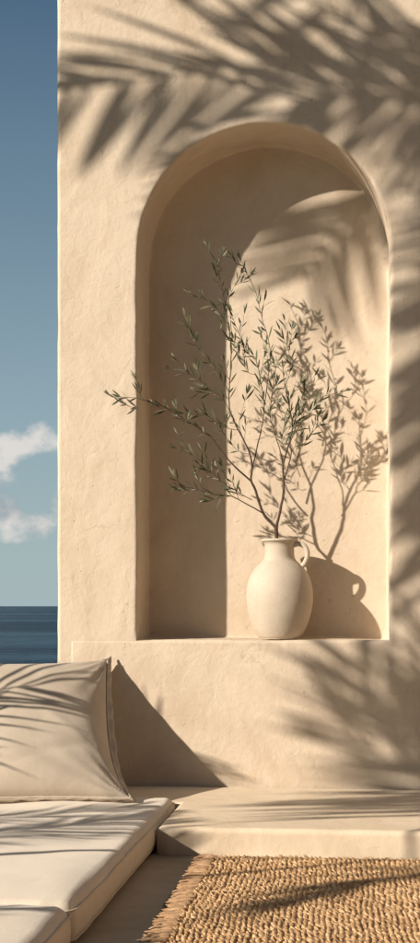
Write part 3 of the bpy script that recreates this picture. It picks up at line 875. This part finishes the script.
# ------------------------------------------------------------------ jute rug
def rug():
    z0 = 0.0015
    pin = at_z(214, 855, 0.012); pin2 = at_z(165, 943, 0.012)
    x0 = (pin.x + pin2.x) / 2; y1 = BYF - 0.045; x1 = 0.95; y0 = -3.3
    root = empty('jute_rug', ((x0 + x1) / 2, (y0 + y1) / 2, 0))
    tag(root, 'chunky golden jute rug with a fringed left edge lying on the floor', 'rug')
    rx, ry, _ = root.location
    # woven field: rows of fat overlapping stitches, one mesh
    pitch = 0.0140; step = 0.0100
    nr = int((x1 - x0) / pitch); ns = int((y1 - y0) / step)
    # stitch: a slanted bead
    seg, rg = 6, 5
    base = []
    for i in range(rg + 1):
        th = math.pi * i / rg
        for k in range(seg):
            a = 2 * math.pi * k / seg
            base.append((math.sin(th) * math.cos(a), -math.cos(th), math.sin(th) * math.sin(a)))
    base = np.array(base); fb = []
    for i in range(rg):
        for k in range(seg):
            k2 = (k + 1) % seg; fb.append((i * seg + k, i * seg + k2, (i + 1) * seg + k2, (i + 1) * seg + k))
    fb = np.array(fb)
    V, Fc = [], []; cnt = 0
    for r in range(nr):
        row_w = 1 + 0.05 * rng.normal(); jx = 0.0006 * rng.normal(); ph = rng.random() * step
        sl = 0.50
        for s in range(ns):
            y = y0 + ph + s * step
            if y > y1: continue
            wav = 0.0035 * math.sin(y * 9 + 1.3) + 0.0018 * math.sin(y * 31 + r * .35)
            cx_ = x0 + (r + .5) * pitch + jx + wav + 0.0011 * rng.normal()
            sx = 0.0041 * row_w * (1 + .25 * rng.normal()); sy = 0.0122 * (1 + .16 * rng.normal()); sz = 0.0046 * (1 + .25 * rng.normal())
            b = base * np.array([sx, sy, sz])
            a = sl + 0.22 * rng.normal(); c_, s_ = math.cos(a), math.sin(a)
            xx = b[:, 0] * c_ - b[:, 1] * s_; yy = b[:, 0] * s_ + b[:, 1] * c_
            tilt = 0.28 + .1 * rng.normal()
            zz = b[:, 2] + b[:, 1] * tilt
            V.append(np.stack([xx + cx_ - rx, yy + y + 0.002 * rng.normal() - ry, np.maximum(zz + 0.0065 + 0.0010 * rng.normal(), z0)], 1))
            Fc.append(fb + cnt); cnt += len(b)
    V = np.concatenate(V); Fc = np.concatenate(Fc)
    me = bpy.data.meshes.new('woven_field')
    me.vertices.add(len(V)); me.vertices.foreach_set('co', V.astype(np.float32).ravel())
    me.loops.add(Fc.size); me.loops.foreach_set('vertex_index', Fc.astype(np.int32).ravel())
    me.polygons.add(len(Fc)); me.polygons.foreach_set('loop_start', (np.arange(len(Fc)) * 4).astype(np.int32))
    me.update(calc_edges=True); me.polygons.foreach_set('use_smooth', [True] * len(Fc)); me.materials.append(M['jute'])
    o = bpy.data.objects.new('woven_field', me); COL.objects.link(o); o.parent = root
    hb = MB(); r5 = random.Random(9)
    for q in range(900):
        p = Vector((r5.uniform(x0, .35), r5.uniform(-2.3, y1), r5.uniform(.011, .016)))
        a = r5.uniform(0, 6.28); ln = r5.uniform(.008, .022)
        d = Vector((math.cos(a), math.sin(a), r5.uniform(-.1, .5))) * ln
        tube(hb, [p - root.location, p + d * .5 + Vector((0, 0, .002)) - root.location, p + d - root.location], .00045, 3, cap=False)
    tag(hb.build('loose_fibres', M['jute'], root), kind='stuff')
    v, f = rounded_box((x1 - x0 - .006, y1 - y0 - .006, .006), .002, .4, (0, 0, z0 + .0035))
    mesh_obj('backing', v, f, M['fringe'], root)
    # left edge: a cord and loose tufts
    r3 = random.Random(3)
    k = 0; y = y1 - 0.006
    while y > y0 + .02:
        w = r3.uniform(.034, .052)
        tb = MB(); yc = y - w / 2
        for q in range(11):
            a = r3.uniform(-.45, .45); ln = r3.uniform(.018, .050)
            sy = yc + r3.uniform(-.26, .26) * w
            p0 = Vector((x0 + .006, yc + (sy - yc) * .5, .009)); p1 = Vector((x0 - .012, sy, .008 + r3.uniform(-.003, .005)))
            p2 = Vector((x0 - .012 - ln * .55, sy + a * ln * .5 - .001, .006 + r3.uniform(-.002, .006)))
            p3 = Vector((x0 - .012 - ln, sy + a * ln - .004, .004 + r3.uniform(-.001, .006)))
            pts = catmull([p0, p1, p2, p3], 8)
            tube(tb, [pp - root.location for pp in pts], [.0028, .0038, .0040, .0040, .0036, .0032, .0026, .0012], 7)
        tb.build('tassel', M['fringe'], root)
        y -= w * r3.uniform(.92, 1.08); k += 1
rug()

# ------------------------------------------------------------------ palms that throw the shadows
def frond(name, parent, ctrl, nleaf, llen, lwid, normal, a0=62, a1=22, droop=.25, base_skip=.16, seed=1, rach=.016, jitter=.10, sides=(1, 1)):
    """feather leaf along ctrl (world points, base to tip)"""
    r4 = random.Random(seed); O = Vector(parent.location)
    pts = catmull(ctrl, 60); n = 60
    mbs = MB(); tube(mbs, [p - O for p in pts], [rach * (1 - .85 * (i / 59)) + .0012 for i in range(60)], 8)
    lf = MB(); Nn = Vector(normal).normalized()
    cum = [0]
    for i in range(1, n): cum.append(cum[-1] + (pts[i] - pts[i - 1]).length)
    def sample(u):
        x = u * cum[-1]; i = max(j for j in range(n) if cum[j] <= x + 1e-9); i = min(i, n - 2)
        t = (x - cum[i]) / max(1e-9, cum[i + 1] - cum[i])
        return pts[i].lerp(pts[i + 1], t), (pts[min(i + 2, n - 1)] - pts[max(i - 1, 0)]).normalized()
    for k in range(nleaf):
        u = base_skip + (1 - base_skip) * (k + .5) / nleaf
        for s in (-1, 1):
            uu = min(.999, max(0, u + r4.uniform(-.3, .3) / nleaf))
            p, T = sample(uu); nn = (Nn - T * Nn.dot(T)).normalized(); side = T.cross(nn) * s
            v = (uu - base_skip) / (1 - base_skip)
            a = math.radians(a0 + (a1 - a0) * v + r4.uniform(-7, 7))
            ln = llen * (0.55 + 1.6 * v - 1.75 * v * v + .12) * r4.uniform(.88, 1.1) * sides[0 if s < 0 else 1]
            d = (T * math.cos(a) + side * math.sin(a) + nn * (.22 + r4.uniform(-jitter, jitter))).normalized()
            wv = d.cross(nn).normalized()
            wv = (wv + nn * r4.uniform(-.5, .5)).normalized()
            g = Vector((0, 0, -1)) * droop * r4.uniform(.7, 1.3)
            vs_ = []
            for q, w in ((0, .35), (.12, .8), (.35, 1.), (.6, .85), (.82, .5), (1, .04)):
                c = p + d * ln * q + g * ln * q * q
                vs_ += [c - wv * lwid * w, c + nn * (-lwid * .25 * w), c + wv * lwid * w]
            fs = []
            for q in range(5):
                e = q * 3; fs += [(e, e + 1, e + 4, e + 3), (e + 1, e + 2, e + 5, e + 4)]
            lf.add(vs_, fs)
    fo = MB(); fo.v = [p - O for p in lf.v]; fo.f = lf.f
    r_ = mbs.build(name, M['palm_stem'], parent)
    fo.build('leaflets', M['palm_leaf'], r_)
    return r_
def sh(px, py, t, Y=0.0): return toward_sun(at(px, py, Y), t)
SUNN = -Ln

# tall palm standing to the right, its crown above the frame
CR = Vector((1.75, -1.75, 3.95))
tp = empty('palm_tree', (1.95, -1.80, 0)); tag(tp, 'tall palm right of the bench whose fronds shade the upper wall', 'palm tree')
tpts = catmull([(1.95, -1.8, 0), (1.97, -1.82, 1.2), (1.90, -1.8, 2.6), (1.76, -1.75, 3.9)], 60)
mb = MB(); tube(mb, [p - tp.location for p in tpts], [.13 - .03 * i / 59 + (.007 if i % 3 == 0 else 0) for i in range(60)], 16)
mb.build('trunk', M['palm_bark'], tp)
frond('frond', tp, [CR, sh(640, 60, 1.75), sh(520, 112, 1.72), sh(420, 104, 1.68), (sh(330, 84, 1.62)), sh(250, 66, 1.55), sh(170, 74, 1.45), sh(105, 84, 1.38), sh(66, 90, 1.34)],
      64, .66, .0165, (0, -1, .12), 56, 34, .10, .2, 3)
frond('frond', tp, [CR, sh(640, -40, 1.8), sh(520, 40, 1.75), sh(420, 52, 1.7), sh(330, 10, 1.7), sh(240, -40, 1.7), sh(150, -75, 1.7)],
      50, .58, .0165, (0, -1, .12), 56, 30, .10, .2, 4)
frond('frond', tp, [CR, sh(640, 84, 1.7), sh(520, 100, 1.65), sh(405, 168, 1.65, .25), sh(366, 200, 1.6, .25), sh(332, 236, 1.55, .25), sh(306, 276, 1.5, .25)],
      84, .50, .0125, SUNN, 56, 30, .06, .25, 6)
frond('frond', tp, [CR, sh(640, 100, 2.2), sh(560, 120, 2.2), sh(500, 200, 2.15), sh(462, 300, 2.1), sh(448, 420, 2.05), sh(440, 540, 2.0)],
      54, .40, .0155, SUNN, 55, 25, .1, .25, 7)
frond('frond', tp, [CR, sh(660, 120, 1.8), sh(560, 180, 1.8), sh(490, 270, 1.75), sh(452, 380, 1.7), sh(436, 500, 1.65), sh(430, 590, 1.6)],
      54, .38, .0155, SUNN, 55, 25, .1, .25, 5)
for k, (dx, dy, dz) in enumerate(((2.4, .1, .3), (1.6, -1.6, .6), (2.0, 1.0, .9), (.2, -2.4, .4), (1.9, -.9, -.6), (.9, .9, 1.5))):
    m_ = CR + Vector((dx * .5, dy * .5, dz * .5 + .45)); e_ = CR + Vector((dx, dy, dz - .4))
    frond('frond', tp, [CR, m_, e_], 34, .55, .019, (0, 0, 1), 60, 25, .35, .15, 20 + k)

# bushy palm in a planter to the left
PB = Vector((-2.35, -2.45, 0))
pl = empty('planter', PB); tag(pl, 'round terracotta planter holding the bushy palm left of the cushions', 'planter')
prof = [(0.0, 0), (.17, 0), (.185, .02), (.235, .34), (.255, .36), (.255, .41), (.235, .415), (.225, .39), (.22, .37), (0, .37)]
V, Fc = [], []
for (a, z) in prof:
    for k in range(40): w = 2 * math.pi * k / 40; V.append((max(a, .0005) * math.cos(w), max(a, .0005) * math.sin(w), z + .001))
for q in range(len(prof) - 1):
    for k in range(40):
        k2 = (k + 1) % 40; Fc.append((q * 40 + k, q * 40 + k2, (q + 1) * 40 + k2, (q + 1) * 40 + k))
mesh_obj('pot', V, Fc, M['terracotta'], pl)
v, f = rounded_box((.29, .29, .02), .009, .03, (0, 0, .381)); mesh_obj('soil', v, f, M['soil'], pl)
ap = empty('areca_palm', PB + Vector((0, 0, .38))); tag(ap, 'bushy feather palm in the planter whose fronds shade the pillow', 'palm plant')
A0 = PB + Vector((0, 0, .38))
def arc(tip_pts, seed, **k):
    frond('frond', ap, [A0 + Vector((random.uniform(-.05, .05), random.uniform(-.05, .05), 0))] + tip_pts, seed=seed, rach=.008, **k)
# fronds over the lower right wall
C0 = sh(745, 1010, 2.2)
arc([C0, sh(560, 850, 2.0), sh(455, 780, 1.95), sh(405, 728, 1.9), sh(362, 668, 1.85)], 31, nleaf=26, llen=.60, lwid=.0130, normal=(-.6, -.9, .6), a0=48, a1=22, droop=.08, base_skip=.60)
arc([C0, sh(590, 840, 2.0), sh(500, 740, 2.0), sh(462, 690, 2.0), sh(440, 640, 1.95)], 35, nleaf=24, llen=.52, lwid=.014, normal=SUNN, a0=48, a1=24, droop=.08, base_skip=.60)
arc([C0, sh(570, 880, 1.95), sh(465, 815, 1.9), sh(405, 772, 1.85), sh(345, 728, 1.8)], 38, nleaf=26, llen=.58, lwid=.0130, normal=(-.6, -.9, .6), a0=46, a1=20, droop=.06, base_skip=.58)
# fronds over the pillow and the seat
def shp(px, py, t, Y=-.28): return toward_sun(at(px, py, Y), t)
def shc(px, py, t, z=CH): return toward_sun(at_z(px, py, z), t)
arc([shp(-44, 840, .66), shp(-16, 785, .60), shp(2, 744, .56), shp(16, 712, .53), shp(44, 690, .50)], 32, nleaf=22, llen=.44, lwid=.0072, normal=SUNN, a0=74, a1=30, droop=.16, base_skip=.62)
arc([shp(-50, 880, .74), shp(-30, 835, .70), shp(-14, 800, .66), shp(6, 776, .62), shp(46, 762, .58)], 39, nleaf=22, llen=.40, lwid=.0080, normal=SUNN, a0=70, a1=30, droop=.12, base_skip=.62)
arc([shc(-190, 856, 1.0), shc(-80, 846, .95), shc(10, 838, .9), shc(90, 826, .85), shc(150, 815, .8)], 33, nleaf=34, llen=.32, lwid=.010, normal=(0, 0, 1), a0=50, a1=20, droop=.1, base_skip=.35)
arc([shc(-190, 834, 1.1), shc(-80, 826, 1.05), shc(10, 820, 1.0), shc(90, 812, .95), shc(140, 806, .9)], 34, nleaf=30, llen=.30, lwid=.010, normal=(0, 0, 1), a0=50, a1=20, droop=.1, base_skip=.35)
arc([shc(-260, 950, 1.0), shc(-120, 930, .95), shc(-20, 915, .9), shc(55, 908, .85)], 36, nleaf=22, llen=.22, lwid=.007, normal=(0, 0, 1), a0=45, a1=18, droop=.1, base_skip=.4)
# frond that droops over the rug
arc([Vector((-2.32, -2.52, 1.1)), toward_sun((.62, -1.02, .0), 2.0), shc(420, 873, 1.72, .012), shc(340, 888, 1.45, .012), shc(268, 906, 1.2, .012)], 37, nleaf=22, llen=.26, lwid=.009, normal=SUNN, a0=34, a1=12, droop=.05, base_skip=.55)
